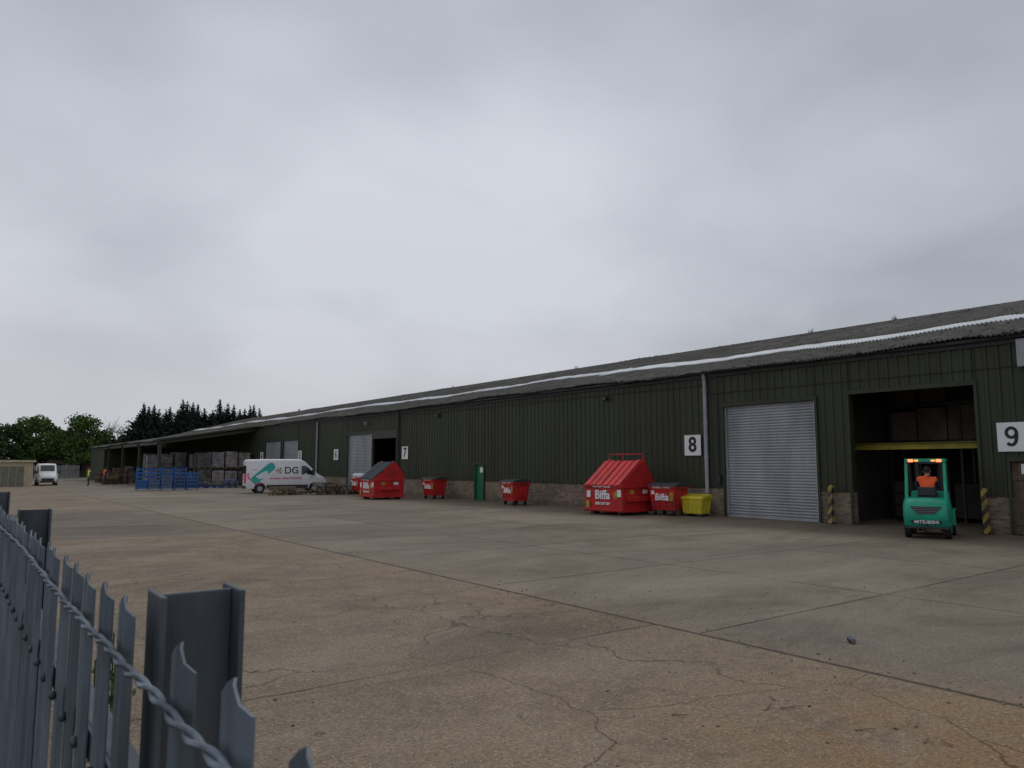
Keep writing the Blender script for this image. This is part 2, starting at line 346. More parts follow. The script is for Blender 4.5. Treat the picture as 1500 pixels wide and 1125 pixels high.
for y0 in (17.5,22,41,58): # grass tufts on the ridge
    for k in range(16):
        y=y0+random.gauss(0,.12); o=len(vs); dx=random.gauss(0,.06); h=random.uniform(.12,.38)
        vs+=[(37,y-.015,9.15),(37,y+.015,9.15),(37+dx,y+random.gauss(0,.09),9.15+h)]; fs.append((o,o+1,o+2))
me=bpy.data.meshes.new('roof_moss'); me.from_pydata(vs,[],fs); me.materials.append(MOSSM); ob=bpy.data.objects.new('roof_moss',me); COL.objects.link(ob); ob.parent=wh
def shutter(y0,y1,h,x=W+.06):
    n=int(h/.11); vs=[]; fs=[]
    prof=[]
    for i in range(n):
        z=i*h/n; prof+=[(0,z),(-.028,z+.022),(-.036,z+.05),(-.028,z+.08),(0,z+.10)]
    prof.append((0,h)); m=len(prof)
    for y in(y0,y1): vs+=[(x+dx,y,z) for dx,z in prof]
    fs=[(i,i+1,m+i+1,m+i) for i in range(m-1)]
    g=MB(); g.add(vs,fs); g.box(x-.06,x+.0,y0,y1,.0,.09); g.box(x-.08,x+.03,y0-.0,y0+.09,.09,h-.01); g.box(x-.08,x+.03,y1-.09,y1,.09,h-.01)
    g.build('roller_shutter',SHUT,wh,fixn=False)
shutter(14.9,18.9,4.4); shutter(50.5,54.5,4.38); shutter(64.9,68.6,4.3); shutter(69.3,73.5,4.3)
g=MB(); g.box(W-.04,W+.14,50.3,50.5,0,4.38); g.box(W-.1,W+.1,46.6,50.3,3.95,4.38); g.build('door_mullion',GREEN2,wh)
g=MB(); g.box(W+.02,W+.07,35.9,36.75,.02,2.05,0); g.box(W-.06,W+.03,35.87,35.93,0,2.1,0); g.box(W-.06,W+.03,36.72,36.78,0,2.1,0)
g.box(W+.008,W+.02,36.1,36.4,1.6,1.9,1); g.box(W-.01,W+.02,36.0,36.06,.95,1.1,2); g.build('pedestrian_door',[DOORG,WTXT,DARK],wh)
g=MB()
for i in range(15): g.box(W+.0,W+.05,6.6+i*.144,6.6+i*.144+.137,.03,2.13,0)
g.box(W-.03,W,6.6,8.75,.3,.42,0); g.box(W-.03,W,6.6,8.75,1.6,1.72,0); g.box(W-.012,W-.001,8.15,8.5,1.78,2.08,1)
g.build('timber_door',[OLDW,WTXT],wh)
g=MB()
g.cyl((W-.16,19.75,.02),(W-.16,19.75,5.5),.08,n=14); g.cyl((W-.16,19.75,5.5),(W-.22,19.75,5.8),.08,n=14)
for z in(.9,2.3,3.7,5.1): g.cyl((W-.16,19.75,z),(W-.16,19.75,z+.1),.098,n=14); g.box(W-.16,W-.04,19.7,19.8,z+.03,z+.07)
g.build('downpipe',PIPE,wh,smooth=40)
g=MB(); g.cyl((W-.15,60.5,.02),(W-.15,60.5,5.7),.08); g.build('downpipe_white',PIPE,wh,smooth=40)
g=MB(); g.cyl((W-.15,46.2,.02),(W-.15,46.2,5.8),.06); g.build('downpipe_dark',DARK,wh,smooth=40)
g=MB(); g.box(W-.36,W-.08,7.95,8.3,4.9,5.72); g.cyl((W-.2,8.1,4.0),(W-.2,8.1,4.9),.06); g.build('rainwater_hopper',PIPE,wh,bevel=.02)
g=MB(); g.cyl((W-.1,19.9,5.35),(W-.1,46,5.42),.012,n=6); g.cyl((W-.1,5,4.95),(W-.1,19.5,4.98),.012,n=6); g.box(W-.15,W-.08,19.1,19.3,1.3,1.65); g.cyl((W-.1,19.2,1.65),(W-.1,19.2,4.98),.012,n=6); g.build('cable_conduit',DARK,wh)
def flood(y,z,m=DARK):
    g=MB(); g.box(W-.28,W-.12,y-.13,y+.13,z-.1,z+.08); g.box(W-.13,W-.08,y-.03,y+.03,z-.02,z+.12); g.box(W-.30,W-.281,y-.1,y+.1,z-.07,z+.05,1); g.build('floodlight',[m,GLASS],wh,bevel=.01)
flood(25.6,5.2); flood(40.9,5.2); flood(51.2,5.15,PIPE)
# interior rack & contents
rk=empty('storage_rack',(29.0,11.6,0))
g=MB()
for y in(-5,-2.5,0,2.5,):
    for x in(0,1.): g.box(x,x+.09,y,y+.09,0,5.2,0)
g.box(0,1.08,-5,2.6,2.9,2.94,1); g.box(-.03,-.002,-5,2.6,2.8,2.94,0); g.box(0,1.08,-5,2.6,4.3,4.33,1); g.box(-.03,-.002,-5,2.6,4.22,4.34,0)
g.build('frame',[DARK,OLDW],rk)
g=MB()
for i in range(7):
    y=-4.9+i*1.08; h=random.uniform(.9,1.25); g.box(.05,1.0,y,y+random.uniform(.9,1.05),2.96,2.96+h,random.choice([0,0,1]))
    g.box(.05,1.0,y,y+random.uniform(.9,1.05),4.36,5.1,random.choice([0,1]))
    h=random.uniform(.8,1.8); g.box(.05,1.0,y,y+.95,.15,.15+h,1)
g.build('boxes',[CARD,CARD2],rk,bevel=.02)
g=MB(); g.box(26.2,26.35,6.3,14.3,2.58,2.78); g.box(26.1,26.45,6.3,14.3,2.785,2.80); g.build('crane_beam',BEAM,wh)
g=MB()
for i in range(3): g.box(28.0,28.8,12.7,13.6,.15+i*.45,.55+i*.45,0)
g.box(27.4,28.5,9.2,10.1,0,1.3,0)
e_=empty('stacked_crates'); g.build('crates',[CARD2],e_,bevel=.015)

# canopy
cn=empty('loading_canopy')
def zc(x): return 4.42+.17*(x-16)
o=corr('canopy_roof',[15.6,18,21,25.0],zc,76,Y1,ROOF,pitch=.3,amp=.03,step=4); o.parent=cn
g=MB()
for y in(76.3,85.3,94.3,103.3):
    g.box(15.86,16.14,y-.14,y+.14,0,4.22)
    if y>80: g.box(20.5,20.7,y-.08,y+.08,0,5.0)
    g.add([(15.7,y-.06,4.2),(25,y-.06,5.75),(25,y-.06,5.45),(15.7,y-.06,3.95),(15.7,y+.06,4.2),(25,y+.06,5.75),(25,y+.06,5.45),(15.7,y+.06,3.95)],[(0,1,2,3),(4,5,6,7),(0,1,5,4),(2,3,7,6),(0,3,7,4)])
g.box(15.85,16.,76,Y1,3.98,4.36); 
g.add([(15.6,75.93,4.25),(25,75.93,5.85),(25,75.93,6.0),(15.6,75.93,4.45)],[(0,1,2,3)])
g.box(16.05,25,107,107.15,0,4.3); g.box(15.98,16.13,107.2,Y1,0,3.97)
g.build('frame',GREEN2,cn)

def stroke(g,pts,wd,x0,x1,closed=False):
    n=len(pts); L=[]
    for i,(u,v) in enumerate(pts):
        a=pts[(i-1)%n] if closed or i>0 else pts[i]; b=pts[(i+1)%n] if closed or i<n-1 else pts[i]
        d=Vector((b[0]-a[0],b[1]-a[1])).normalized(); nx,ny=-d.y*wd/2,d.x*wd/2; L.append(((u+nx,v+ny),(u-nx,v-ny)))
    vs=[]
    for l,r_ in L: vs+=[(x0,-l[0],l[1]),(x0,-r_[0],r_[1]),(x1,-l[0],l[1]),(x1,-r_[0],r_[1])]
    fs=[]
    for i in range(n if closed else n-1):
        a=4*i;b=4*((i+1)%n); fs+=[(a,b,b+1,a+1),(a,a+2,b+2,b),(a+1,b+1,b+3,a+3)]
    if not closed: fs+=[(0,1,3,2),(4*n-4,4*n-2,4*n-1,4*n-3)]
    g.add(vs,fs)
for y,n_ in((8.60,'9'),(20.48,'8'),(45.25,'7'),(56.6,'6'),(64.35,'5'),(74.4,'4')):
    s_=empty('number_sign',(W-.12,y,2.87)); g=MB(); g.box(-.012,.0,-.43,.43,-.43,.43); g.build('board',WTXT,s_,bevel=.004)
    if n_ in '96':
        k=1 if n_=='9' else -1; uo=-.05 if n_=='9' else 0; g=MB()
        stroke(g,[(uo+k*.13*math.cos(2*math.pi*i/28),k*(.125+.14*math.sin(2*math.pi*i/28))) for i in range(28)],.09,-.019,-.011,True)
        stroke(g,[(uo+k*u,k*v) for u,v in ((.132,.16),(.135,.06),(.13,-.04),(.105,-.14),(.06,-.21),(0,-.235),(-.06,-.225),(-.115,-.18))],.09,-.022,-.011)
        g.build('numeral',BLK,s_)
    else: text('numeral',n_,.86,(-.016,0,-.0),(0,-1,0),(0,0,1),BLK,s_,bold=.022)

for y,tilt in((14.25,2),(9.35,-1)):
    e_=empty('striped_bollard',(24.72,y,0)); g=MB()
    g.box(-.08,.08,-.075,.075,0,1.35,0); g.box(-.16,.16,-.15,.15,0,.03,1); g.box(-.07,.07,-.065,.065,1.35,1.38,1)
    o=g.build('post',[HAZ,DARK],e_,bevel=.02); o.rotation_euler=(math.radians(tilt),0,0)

# ---------------- waste containers
def container(loc,rz,lid):
    e=empty('waste_container',loc,rz); g=MB()
    W2=1.05
    g.prism([(0.05,.12),(0,1.2),(1.2,2.16),(1.5,2.16),(2.,1.45),(1.95,.12)],-W2,W2,0)
    for z in(.16,1.12): g.box(-.06,.02,-W2-.03,W2+.03,z,z+.09,0)
    for s in(-1,1):
        g.box(-.03,2.03,s*W2-(.05 if s<0 else -.0),s*W2+(.05 if s>0 else 0),1.1,1.2,0)
        g.box(-.0,2.0,s*W2-(.05 if s<0 else 0),s*W2+(.05 if s>0 else 0),.12,.24,0)
        for x in(.05,.95,1.88): g.box(x,x+.08,s*W2-(.045 if s<0 else 0),s*W2+(.045 if s>0 else 0),.24,1.1,0)
        g.box(.3,1.7,s*W2-(.16 if s<0 else 0),s*W2+(.16 if s>0 else 0),.55,.75,0)
        g.box(.15,.5,s*(W2-.3)-.1,s*(W2-.3)+.1,0,.12,1); g.box(1.5,1.85,s*(W2-.3)-.1,s*(W2-.3)+.1,0,.12,1)
    g.build('body',[RED,DARK],e,bevel=.015)
    g=MB()
    dx,dz=1.2,.96; L=math.hypot(dx,dz); nx,nz=-dz/L,dx/L
    for i in range(2):
        for q in range(6):
            y0=-W2+.03+i*1.03+q*.165; hh=.05 if q%2 else .085
            a=(-.07,1.2-.03);b=(1.22,2.17)
            g.add([(a[0],y0,a[1]),(b[0],y0,b[1]),(b[0],y0+.155,b[1]),(a[0],y0+.155,a[1]),(a[0]+nx*hh,y0,a[1]+nz*hh),(b[0]+nx*hh,y0,b[1]+nz*hh),(b[0]+nx*hh,y0+.155,b[1]+nz*hh),(a[0]+nx*hh,y0+.155,a[1]+nz*hh)],
              [(0,3,2,1),(4,5,6,7),(0,1,5,4),(1,2,6,5),(2,3,7,6),(3,0,4,7)])
        y0=-W2+.02+i*1.03
        g.add([(1.5,y0,2.2),(2.05,y0,1.44),(2.05,y0+1.0,1.44),(1.5,y0+1.0,2.2)],[(0,1,2,3)]); g.box(1.2,1.52,y0,y0+1.0,2.17,2.22)
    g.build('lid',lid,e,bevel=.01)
    g=MB()
    if lid is REDL:
        g.cyl((1.45,-.95,2.15),(1.45,-.95,2.5),.022); g.cyl((1.45,.15,2.15),(1.45,.15,2.5),.022)
        g.cyl((1.45,-.95,2.5),(1.45,.95,2.5),.022); g.cyl((1.45,.95,2.15),(1.45,.95,2.5),.022)
        g.cyl((1.45,-.95,2.5),(1.9,-.95,1.6),.02)
    for y in(-.8,.8): g.cyl((1.35,y-.12,2.24),(1.35,y+.12,2.24),.035)
    g.build('lift_rail',RED,e)
    text('lettering','Biffa',.50,(-.012,.0,.80),(0,-1,0),(0,0,1),WTXT,e,ext=.015,bold=.014)
    text('small_lettering','0800 307 307',.15,(.0,0,.45),(0,-1,0),(0,0,1),WTXT,e,ext=.02,bold=.003)
    text('lid_lettering','NO HOT ASHES',.14,(-.068,0,1.165),(0,-1,0),(0,0,1),WTXT,e,bold=.004)
    g=MB()
    for y,z,m in((.80,.85,0),(-.74,.82,1),(-.93,.9,0),(.85,.42,1)): g.box(0.0,.03,y-.1,y+.1,z-.15,z+.13,m); 
    o=g.build('stickers',[WTXT,YELP],e); o.location.x=-.02
    g=MB(); g.box(.5,.75,-W2-.012,-W2,.85,1.02,0); g.box(1.3,1.6,-W2-.012,-W2,.86,1.02,1); g.build('side_stickers',[YELP,WTXT],e)
    return e
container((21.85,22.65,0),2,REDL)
container((20.2,41.2,0),-3,GLID)
def bin4(loc,rz,lid,name='wheeled_bin',body=RED,full=False):
    e=empty(name,loc,rz); g=MB()
    g.taper(-.5,.5,-.63,.63,.22,1.12,.09,.10,0); g.box(-.54,.54,-.67,.67,1.10,1.17,0)
    for y in(-.42,-.14,.14,.42): g.box(-.5,-.44,y-.03,y+.03,.35,1.08,0)
    for x in(-.3,0,.3): g.box(x-.03,x+.03,-.62,-.57,.4,1.08,0)
    for x in(-.33,.33):
        for y in(-.43,.43):
            g.cyl((x,y-.025,.1),(x,y+.025,.1),.1,n=14,m=1); g.box(x-.05,x+.05,y-.045,y+.045,.12,.24,2)
    for s in(-1,1): g.cyl((0,s*.63,1.04),(0,s*.74,1.04),.03,m=2)
    g.build('body',[body,RUB,DARK],e,bevel=.02)
    g=MB(); 
    if not full:
        n=6; pr=[(-.56,1.17)]+[(-.55+1.1*i/n,1.2+.13*math.sin(math.pi*(i/n)*.85+.15)) for i in range(n+1)]+[(.56,1.17)]
        g.prism(pr,-.68,-.01); g.prism(pr,.01,.68)
    else:
        for k in range(9): g.ball((random.uniform(-.3,.3),random.uniform(-.45,.45),1.2+random.uniform(0,.15)),.25,.25,.2)
    g.build('lid',lid,e,bevel=.012)
    text('lettering','Biffa',.38,(-.49,0,.74),(0,-1,0),(.1,0,.995),WTXT,e,bold=.01,ext=.015)
    g=MB(); g.box(-.502,-.478,.36,.5,.85,1.0,0); g.box(-.502,-.478,-.54,-.38,.6,.95,1); g.build('stickers',[WTXT,YELP],e)
    text('strip_text','GENERAL   WASTE',.1,(-.545,0,1.13),(0,-1,0),(0,0,1),WTXT,e)
bin4((23.75,20.75,0),8,GLID); bin4((23.5,30.8,0),-6,GLID); bin4((23.8,39.3,0),4,GLID)
bin4((23.4,48.6,0),0,WHT,full=True)
e_=empty('yellow_grit_bin',(24.25,19.75,0),6); g=MB(); g.taper(-.36,.36,-.5,.5,.1,.68,.06,.07,0); g.box(-.4,.4,-.54,.54,.66,.71,0)
g.prism([(-.42,.71),(-.38,.78),(.3,.88),(.42,.71)],-.55,.55,0); 
for y in(-.35,0,.35): g.box(-.37,-.31,y-.04,y+.04,.14,.66,0)
g.box(-.3,.3,-.4,-.25,0,.1,1); g.box(-.3,.3,.25,.4,0,.1,1); g.build('body',[YEL,DARK],e_,bevel=.02)

# ---------------- vans
def van(name,loc,rz,scale=1,livery=False):
    e=empty(name,loc,rz,scale)
    S=[(0,.36,2.40,.97,.86),(.07,.33,2.48,1.0,.92),(1.5,.33,2.52,1.02,.93),(3.8,.33,2.52,1.02,.93),(4.1,.33,2.46,1.02,.91),(4.35,.33,2.33,1.02,.89),(5.1,.33,1.62,1.02,.88),(5.25,.33,1.45,1.01,.9),(5.6,.33,1.26,.97,.86),(5.85,.34,1.08,.91,.8),(5.97,.36,.93,.84,.72),(6.0,.42,.75,.8,.68)]
    def ring(s):
        x,zb,zr,w,wt=s; zm=min(1.25,zr-.3); zs=max(zr-.22,zm+.06)
        h=[(w-.05,zb),(w,zb+.12),(w,zm),(wt,zs),(wt-.06,zs+(zr-zs)*.75),(wt-.2,zr)]
        return [(x,-a,b) for a,b in h]+[(x,0,zr+.03)]+[(x,a,b) for a,b in h[::-1]]
    def body_y(x,z):
        for a,b in zip(S,S[1:]):
            if a[0]<=x<=b[0]:
                f=(x-a[0])/(b[0]-a[0]); q=[a[i]+(b[i]-a[i])*f for i in range(5)]; break
        _,zb,zr,w,wt=q; zm=min(1.25,zr-.3); zs=max(zr-.22,zm+.06)
        if z<=zm: return w
        return w+(wt-w)*min(1,(z-zm)/(zs-zm))
    R=[ring(s) for s in S]; n=len(R[0]); g=MB(); vs=[p for r in R for p in r]; fs=[]
    for j in range(len(R)-1):
        for i in range(n): fs.append((j*n+i,j*n+(i+1)%n,(j+1)*n+(i+1)%n,(j+1)*n+i))
    fs.append(tuple(range(n))); fs.append(tuple(range((len(R)-1)*n,len(R)*n))[::-1])
    g.add(vs,fs); g.build('body',WHT,e,smooth=35)
    g=MB()
    def side(poly,m,off=.006):
        for s in(-1,1):
            v=[(x,s*(body_y(x,z)+off),z) for x,z in poly]; g.add(v,[tuple(range(len(v)))],m)
    side([(4.0,1.38),(4.0,2.02),(4.22,2.05),(4.42,1.98),(4.98,1.46),(4.98,1.38)],0)
    for wx in(.98,4.98): side([(wx+.43*math.cos(a),.36+.43*math.sin(a)) for a in [math.pi*i/14 for i in range(15)]],1,.004)
    side([(1.45,.36),(1.45,.62),(4.5,.62),(4.5,.36)],1,.003)
    side([(5.35,.95),(5.3,1.15),(5.7,1.08),(5.83,.9)],3,.008)
    side([(5.5,.38),(5.5,.68),(5.94,.66),(5.9,.42)],1,.008)
    for xx in(3.93,5.05): side([(xx,.65),(xx,1.9 if xx<4 else 1.35),(xx+.015,1.9 if xx<4 else 1.35),(xx+.015,.65)],1,.003)
    side([(2.5,.65),(2.5,2.2),(2.515,2.2),(2.515,.65)],4,.003); side([(.35,1.75),(.35,1.78),(3.7,1.78),(3.7,1.75)],4,.002)
    nx,nz=.69,.72
    g.add([(4.38+.01*nx,-.70,2.32),(5.08,-.70,1.66),(5.08,.70,1.66),(4.38,.70,2.32)],[(0,1,2,3)],0); 
    g.v[-4:]=[(x+.03*nx,y,z+.035*nz) for x,y,z in g.v[-4:]]
    g.box(5.9,6.02,-.62,.62,.55,.85,1); g.box(5.82,6.03,-.75,.75,.38,.54,1)
    g.box(-.08,.02,-.9,.9,.36,.56,1)
    for s in(-1,1):
        g.box(-.015,.0,s*.45-.36,s*.45+.36,1.45,2.05,0); g.box(-.02,.01,s*.9-.06,s*.9+.06,.95,1.5,2)
        g.box(4.75,4.95,s*1.2-.11,s*1.2+.11,1.35,1.75,1); g.box(4.8,4.88,s*1.08-.07,s*1.08+.07,1.42,1.5,1)
        for wx in(.98,4.98):
            g.cyl((wx,s*.80,.345),(wx,s*1.035,.345),.345,n=24,m=5); g.cyl((wx,s*1.03,.345),(wx,s*1.045,.345),.19,n=20,m=6)
    g.box(-.012,.0,-.01,.01,.6,2.2,1); g.box(-.02,0,-.25,.25,.7,.82,3)
    g.build('glazing_trim_wheels',[GLASS,DARK,mat('tail_lamp',(.4,.02,.02),.3),mat('lamp_lens',(.5,.5,.5),.2),GWOOD,RUB,PIPE],e)
    if livery:
        g=MB()
        def cap(cx,cz,L,r,ang,m,off):
            pts=[]
            for i in range(20):
                a=math.pi/2+math.pi*i/19; pts.append((-L+r*math.cos(a),r*math.sin(a)))
            for i in range(20):
                a=-math.pi/2+math.pi*i/19; pts.append((L+r*math.cos(a),r*math.sin(a)))
            c,s=math.cos(ang),math.sin(ang); P=[(cx+x*c-y*s,cz+x*s+y*c) for x,y in pts]
            P=[(max(.08,x),min(2.28,max(.66,z))) for x,z in P]
            v=[(x,-(body_y(x,z)+off),z) for x,z in P]; g.add(v,[tuple(range(len(v)))],m)
        cap(.35,1.05,.5,.24,-.6,0,.006); cap(1.2,1.5,.72,.30,.72,1,.02); 
        g.box(-.025,-.016,-.85,.2,.75,1.4,0)
        for k in range(6):
            a=k*math.pi/3; cx,cz=2.35,1.68
            v=[(cx+.04*math.cos(a-.5),cz+.04*math.sin(a-.5)),(cx+.26*math.cos(a-.17),cz+.26*math.sin(a-.17)),(cx+.26*math.cos(a+.17),cz+.26*math.sin(a+.17)),(cx+.04*math.cos(a+.5),cz+.04*math.sin(a+.5))]
            g.add([(x,-(body_y(x,z)+.012),z) for x,z in v],[(0,1,2,3)],2 if k%2 else 3)
        g.build('livery',[PINK,TEALV,BLK,YELP],e,fixn=False)
        text('lettering','DG',.72,(3.25,-(body_y(3.3,1.68)+.012),1.68),(1,0,0),(0,.08,.997),BLK,e,bold=.006)
        text('strapline','european digital & logistics',.22,(2.85,-(1.02+.01),1.12),(1,0,0),(0,0,1),PINK,e,bold=.004)
    return e
van('delivery_van',(17.4,55.3,0),-10,.97,True)
van('white_van',(8.3,92,0),-92,.86); van('white_van',(-2.0,71.6,0),-35,.9)

# ---------------- humans
def skinmesh(V,E,R,label,mats,parent,name,sub=2,root=0):
    me=bpy.data.meshes.new(name); me.from_pydata(V,E,[]); ob=bpy.data.objects.new('tmp',me); COL.objects.link(ob)
    ob.modifiers.new('sk','SKIN')
    for i,r in enumerate(R):
        d=me.skin_vertices[0].data[i]; d.radius=(r,r) if not isinstance(r,tuple) else r; d.use_root=(i==root)
    s=ob.modifiers.new('su','SUBSURF'); s.levels=sub; s.render_levels=sub
    dg=bpy.context.evaluated_depsgraph_get(); m2=bpy.data.meshes.new_from_object(ob.evaluated_get(dg)); bpy.data.objects.remove(ob)
    m2.name=name; m2.materials.clear()
    for q in mats: m2.materials.append(q)
    segs=[(Vector(V[a]),Vector(V[b])) for a,b in E]
    for p in m2.polygons:
        c=Vector(p.center); best=0;bd=9
        for k,(a,b) in enumerate(segs):
            d=b-a; t_=max(0,min(1,(c-a).dot(d)/max(d.length_squared,1e-6))); dd=(a+d*t_-c).length-.5*min(R[E[k][0]],R[E[k][1]])
            if dd<bd: bd=dd;best=k
        p.material_index=label[best]; p.use_smooth=True
    o=bpy.data.objects.new(name,m2); COL.objects.link(o); o.parent=parent; return o
def person(name,loc,rz,J,vest,root_parent=None,scale=1.):
    e=empty(name,loc,rz,scale)
    if root_parent: e.parent=root_parent
    names=['pelvis','waist','chest','neck','skull','shL','elL','wrL','shR','elR','wrR','hipL','knL','anL','toL','hipR','knR','anR','toR']
    rad=dict(pelvis=.15,waist=.135,chest=.155,neck=.06,skull=.06,sh=.075,el=.048,wr=.032,hip=.095,kn=.062,an=.045,to=.038)
    V=[J[n_] for n_ in names]; R=[rad[n_] if n_ in rad else rad[n_[:-1]] for n_ in names]
    I={n_:i for i,n_ in enumerate(names)}
    E=[];L=[]
    for a,b,l in(('pelvis','waist',0),('waist','chest',0),('chest','neck',0),('neck','skull',1),('chest','shL',0),('shL','elL',2),('elL','wrL',2),('chest','shR',0),('shR','elR',2),('elR','wrR',2),
        ('pelvis','hipL',3),('hipL','knL',3),('knL','anL',3),('anL','toL',4),('pelvis','hipR',3),('hipR','knR',3),('knR','anR',3),('anR','toR',4)):
        E.append((I[a],I[b])); L.append(l)
    skinmesh(V,E,R,L,[vest,SKIN,NAVY,NAVY,BOOT],e,'body')
    h=Vector(J['skull']); g=MB(); c=(h.x+.015,h.y,h.z+.08)
    g.ball(c,.098,.078,.118,16,12,0); g.ball((c[0]-.014,c[1],c[2]+.022),.1,.084,.112,16,12,1)
    g.ball((c[0]+.098,c[1],c[2]-.015),.02,.013,.024,8,6,0); g.box(c[0]+.085,c[0]+.094,c[1]-.022,c[1]+.022,c[2]-.06,c[2]-.05,2)
    for s in(-1,1): g.ball((c[0]+.086,c[1]+s*.03,c[2]+.008),.012,.013,.009,8,6,1); g.ball((c[0],c[1]+s*.08,c[2]-.01),.018,.012,.03,8,6,0)
    g.build('head',[SKIN,HAIR,mat('lips',(.35,.12,.1),.5)],e,smooth=60)
    for s in('L','R'):
        wv=Vector(J['wr'+s]); d=(wv-Vector(J['el'+s])).normalized(); sd=(1 if s=='L' else -1)
        side=d.cross(Vector((0,0,1))); side=side.normalized() if side.length>.2 else Vector((1,0,0)); up=side.cross(d)
        HV=[tuple(wv),tuple(wv+d*.05),tuple(wv+d*.085)]; HE=[(0,1),(1,2)]; HR=[.026,.036,.034]
        for k,l in enumerate((.062,.072,.068,.052)):
            o=(k-1.5)*.02; b=len(HV); base=wv+d*.09+side*o
            HV+= [tuple(base),tuple(base+d*l*.5-up*.008),tuple(base+d*l*.8-up*.03)]; HR+=[.0095,.0088,.0075]; HE+=[(2,b),(b,b+1),(b+1,b+2)]
        b=len(HV); HV+=[tuple(wv+d*.04+side*.035*sd),tuple(wv+d*.075+side*.058*sd)]; HR+=[.012,.009]; HE+=[(1,b),(b,b+1)]
        skinmesh(HV,HE,HR,[0]*len(HE),[SKIN],e,'hand_'+s,1)
    return e
stand=dict(pelvis=(0,0,.95),waist=(0,0,1.1),chest=(.0,0,1.33),neck=(0,0,1.5),skull=(.015,0,1.57),shL=(0,.19,1.42),elL=(-.03,.25,1.13),wrL=(.06,.26,.88),shR=(0,-.19,1.42),elR=(-.03,-.25,1.13),wrR=(.08,-.25,.89),
  hipL=(0,.1,.9),knL=(.06,.11,.5),anL=(.1,.12,.09),toL=(.26,.13,.05),hipR=(0,-.1,.9),knR=(0,-.11,.5),anR=(-.12,-.12,.1),toR=(.03,-.13,.05))
person('pedestrian',(11.3,84,0),200,stand,HYEL); person('pedestrian',(13.3,88,0),20,stand,ORNG)

# ---------------- forklift
fk=empty('forklift_truck',(23.05,10.22,0),20,1.04); 
g=MB()
def loft(secs,m=0):
    n=len(secs[0]); vs=[p for s in secs for p in s]; fs=[]
    for j in range(len(secs)-1):
        for i in range(n): fs.append((j*n+i,j*n+(i+1)%n,(j+1)*n+(i+1)%n,(j+1)*n+i))
    fs+=[tuple(range(n))[::-1],tuple(range((len(secs)-1)*n,len(secs)*n))]; g.add(vs,fs,m)
def plan(z,xr,w,c):
    return [(-.35,-w,z),(xr+c,-w,z),(xr+c*.3,-w+c*.3,z),(xr,-w+c,z),(xr,w-c,z),(xr+c*.3,w-c*.3,z),(xr+c,w,z),(-.35,w,z)]
loft([plan(.26,-1.14,.50,.16),plan(.36,-1.22,.55,.18),plan(.62,-1.26,.56,.2),plan(.88,-1.24,.56,.22),plan(1.02,-1.14,.54,.26),plan(1.08,-1.0,.50,.26)])
g.box(-.35,.62,-.52,.52,.42,.86,0); g.box(-.6,.1,-.38,.38,.86,1.04,1)
g.box(.1,.7,-.5,.5,.26,.42,1); g.box(.55,.68,-.48,.48,.86,1.22,0)
g.build('chassis',[TEAL,DARK],fk,bevel=.03,seg=3,smooth=40)
g=MB()
g.add([(-1.268,-.38,.86),(-1.268,.38,.86),(-1.272,.2,.66),(-1.272,-.2,.66)],[(0,1,2,3)],0)
for i in range(4): g.box(-1.285,-1.27,-.33+i*.035,.33-i*.035,.82-i*.045,.828-i*.045,1)
g.box(-1.275,-1.2,-.36,.36,.40,.50,0); g.cyl((-1.2,0,.33),(-1.3,0,.33),.05,m=0); g.box(-1.235,-1.1,-.52,.52,.27,.33,0)
g.build('rear_grille',[DARK,PIPE],fk)
text('lettering','MITSUBISHI',.115,(-1.28,0,.45),(0,-1,0),(0,0,1),WTXT,fk,bold=.002)
g=MB()
for s in(-1,1):
    for x,y,r,wd in((-.78,.5,.27,.1),(.5,.53,.34,.13)):
        g.cyl((x,s*(y-wd),r),(x,s*(y+wd*.5),r),r,n=24,m=0); g.cyl((x,s*(y+wd*.5),r),(x,s*(y+wd*.5+.012),r),r*.5,n=18,m=1)
    g.box(.12,.85,s*.53-.09,s*.53+.09,.69,.74,2); g.box(.12,.2,s*.53-.09,s*.53+.09,.3,.69,2)
g.build('wheels',[RUB,TEAL,TEAL],fk,smooth=40)
g=MB()
for s in(-1,1):
    g.cyl((-.88,s*.47,1.0),(-.62,s*.46,2.08),.048,.042,n=10); g.cyl((.6,s*.47,1.15),(.3,s*.46,2.1),.035,n=10,m=1)
    g.box(-.68,.4,s*.46-.035,s*.46+.035,2.07,2.14)
g.box(-.72,-.62,-.49,.49,2.05,2.14); g.box(.34,.42,-.49,.49,2.07,2.14)
for i in range(6): g.box(-.62+.16*i,-.58+.16*i,-.42,.42,2.085,2.115,1)
g.build('overhead_guard',[TEAL,DARK],fk,bevel=.008)
g=MB()
for s in(-1,1):
    g.box(.82,.96,s*.32-.05,s*.32+.05,.06,2.08); g.box(.97,1.05,s*.24-.04,s*.24+.04,.1,2.0); g.box(1.12,2.1,s*.24-.06,s*.24+.06,.07,.11)
    g.box(1.08,1.13,s*.24-.06,s*.24+.06,.07,.6)
for z in(.25,1.2,2.0): g.box(.84,.94,-.3,.3,z,z+.09)
for z in(.28,.6): g.box(1.05,1.09,-.5,.5,z,z+.1)
for i in range(7): g.box(1.06,1.08,-.48+i*.155,-.45+i*.155,.7,1.2)
g.cyl((.9,0,.1),(.9,0,1.9),.04)
g.build('mast_and_forks',DARK,fk)
g=MB(); g.box(-.5,-.02,-.24,.24,1.04,1.14); g.box(-.58,-.46,-.22,.22,1.12,1.36); g.cyl((.42,0,1.32),(.36,0,1.36),.17,n=20); g.cyl((.6,0,1.1),(.4,0,1.34),.025)
g.build('seat_and_wheel',DARK,fk,bevel=.03)
g=MB()
for s in(-1,1): g.box(-.775,-.722,s*.34-.06,s*.34+.06,2.05,2.12)
g.build('tail_lights',emis('red_light',(1.,.10,.04),5.),fk)
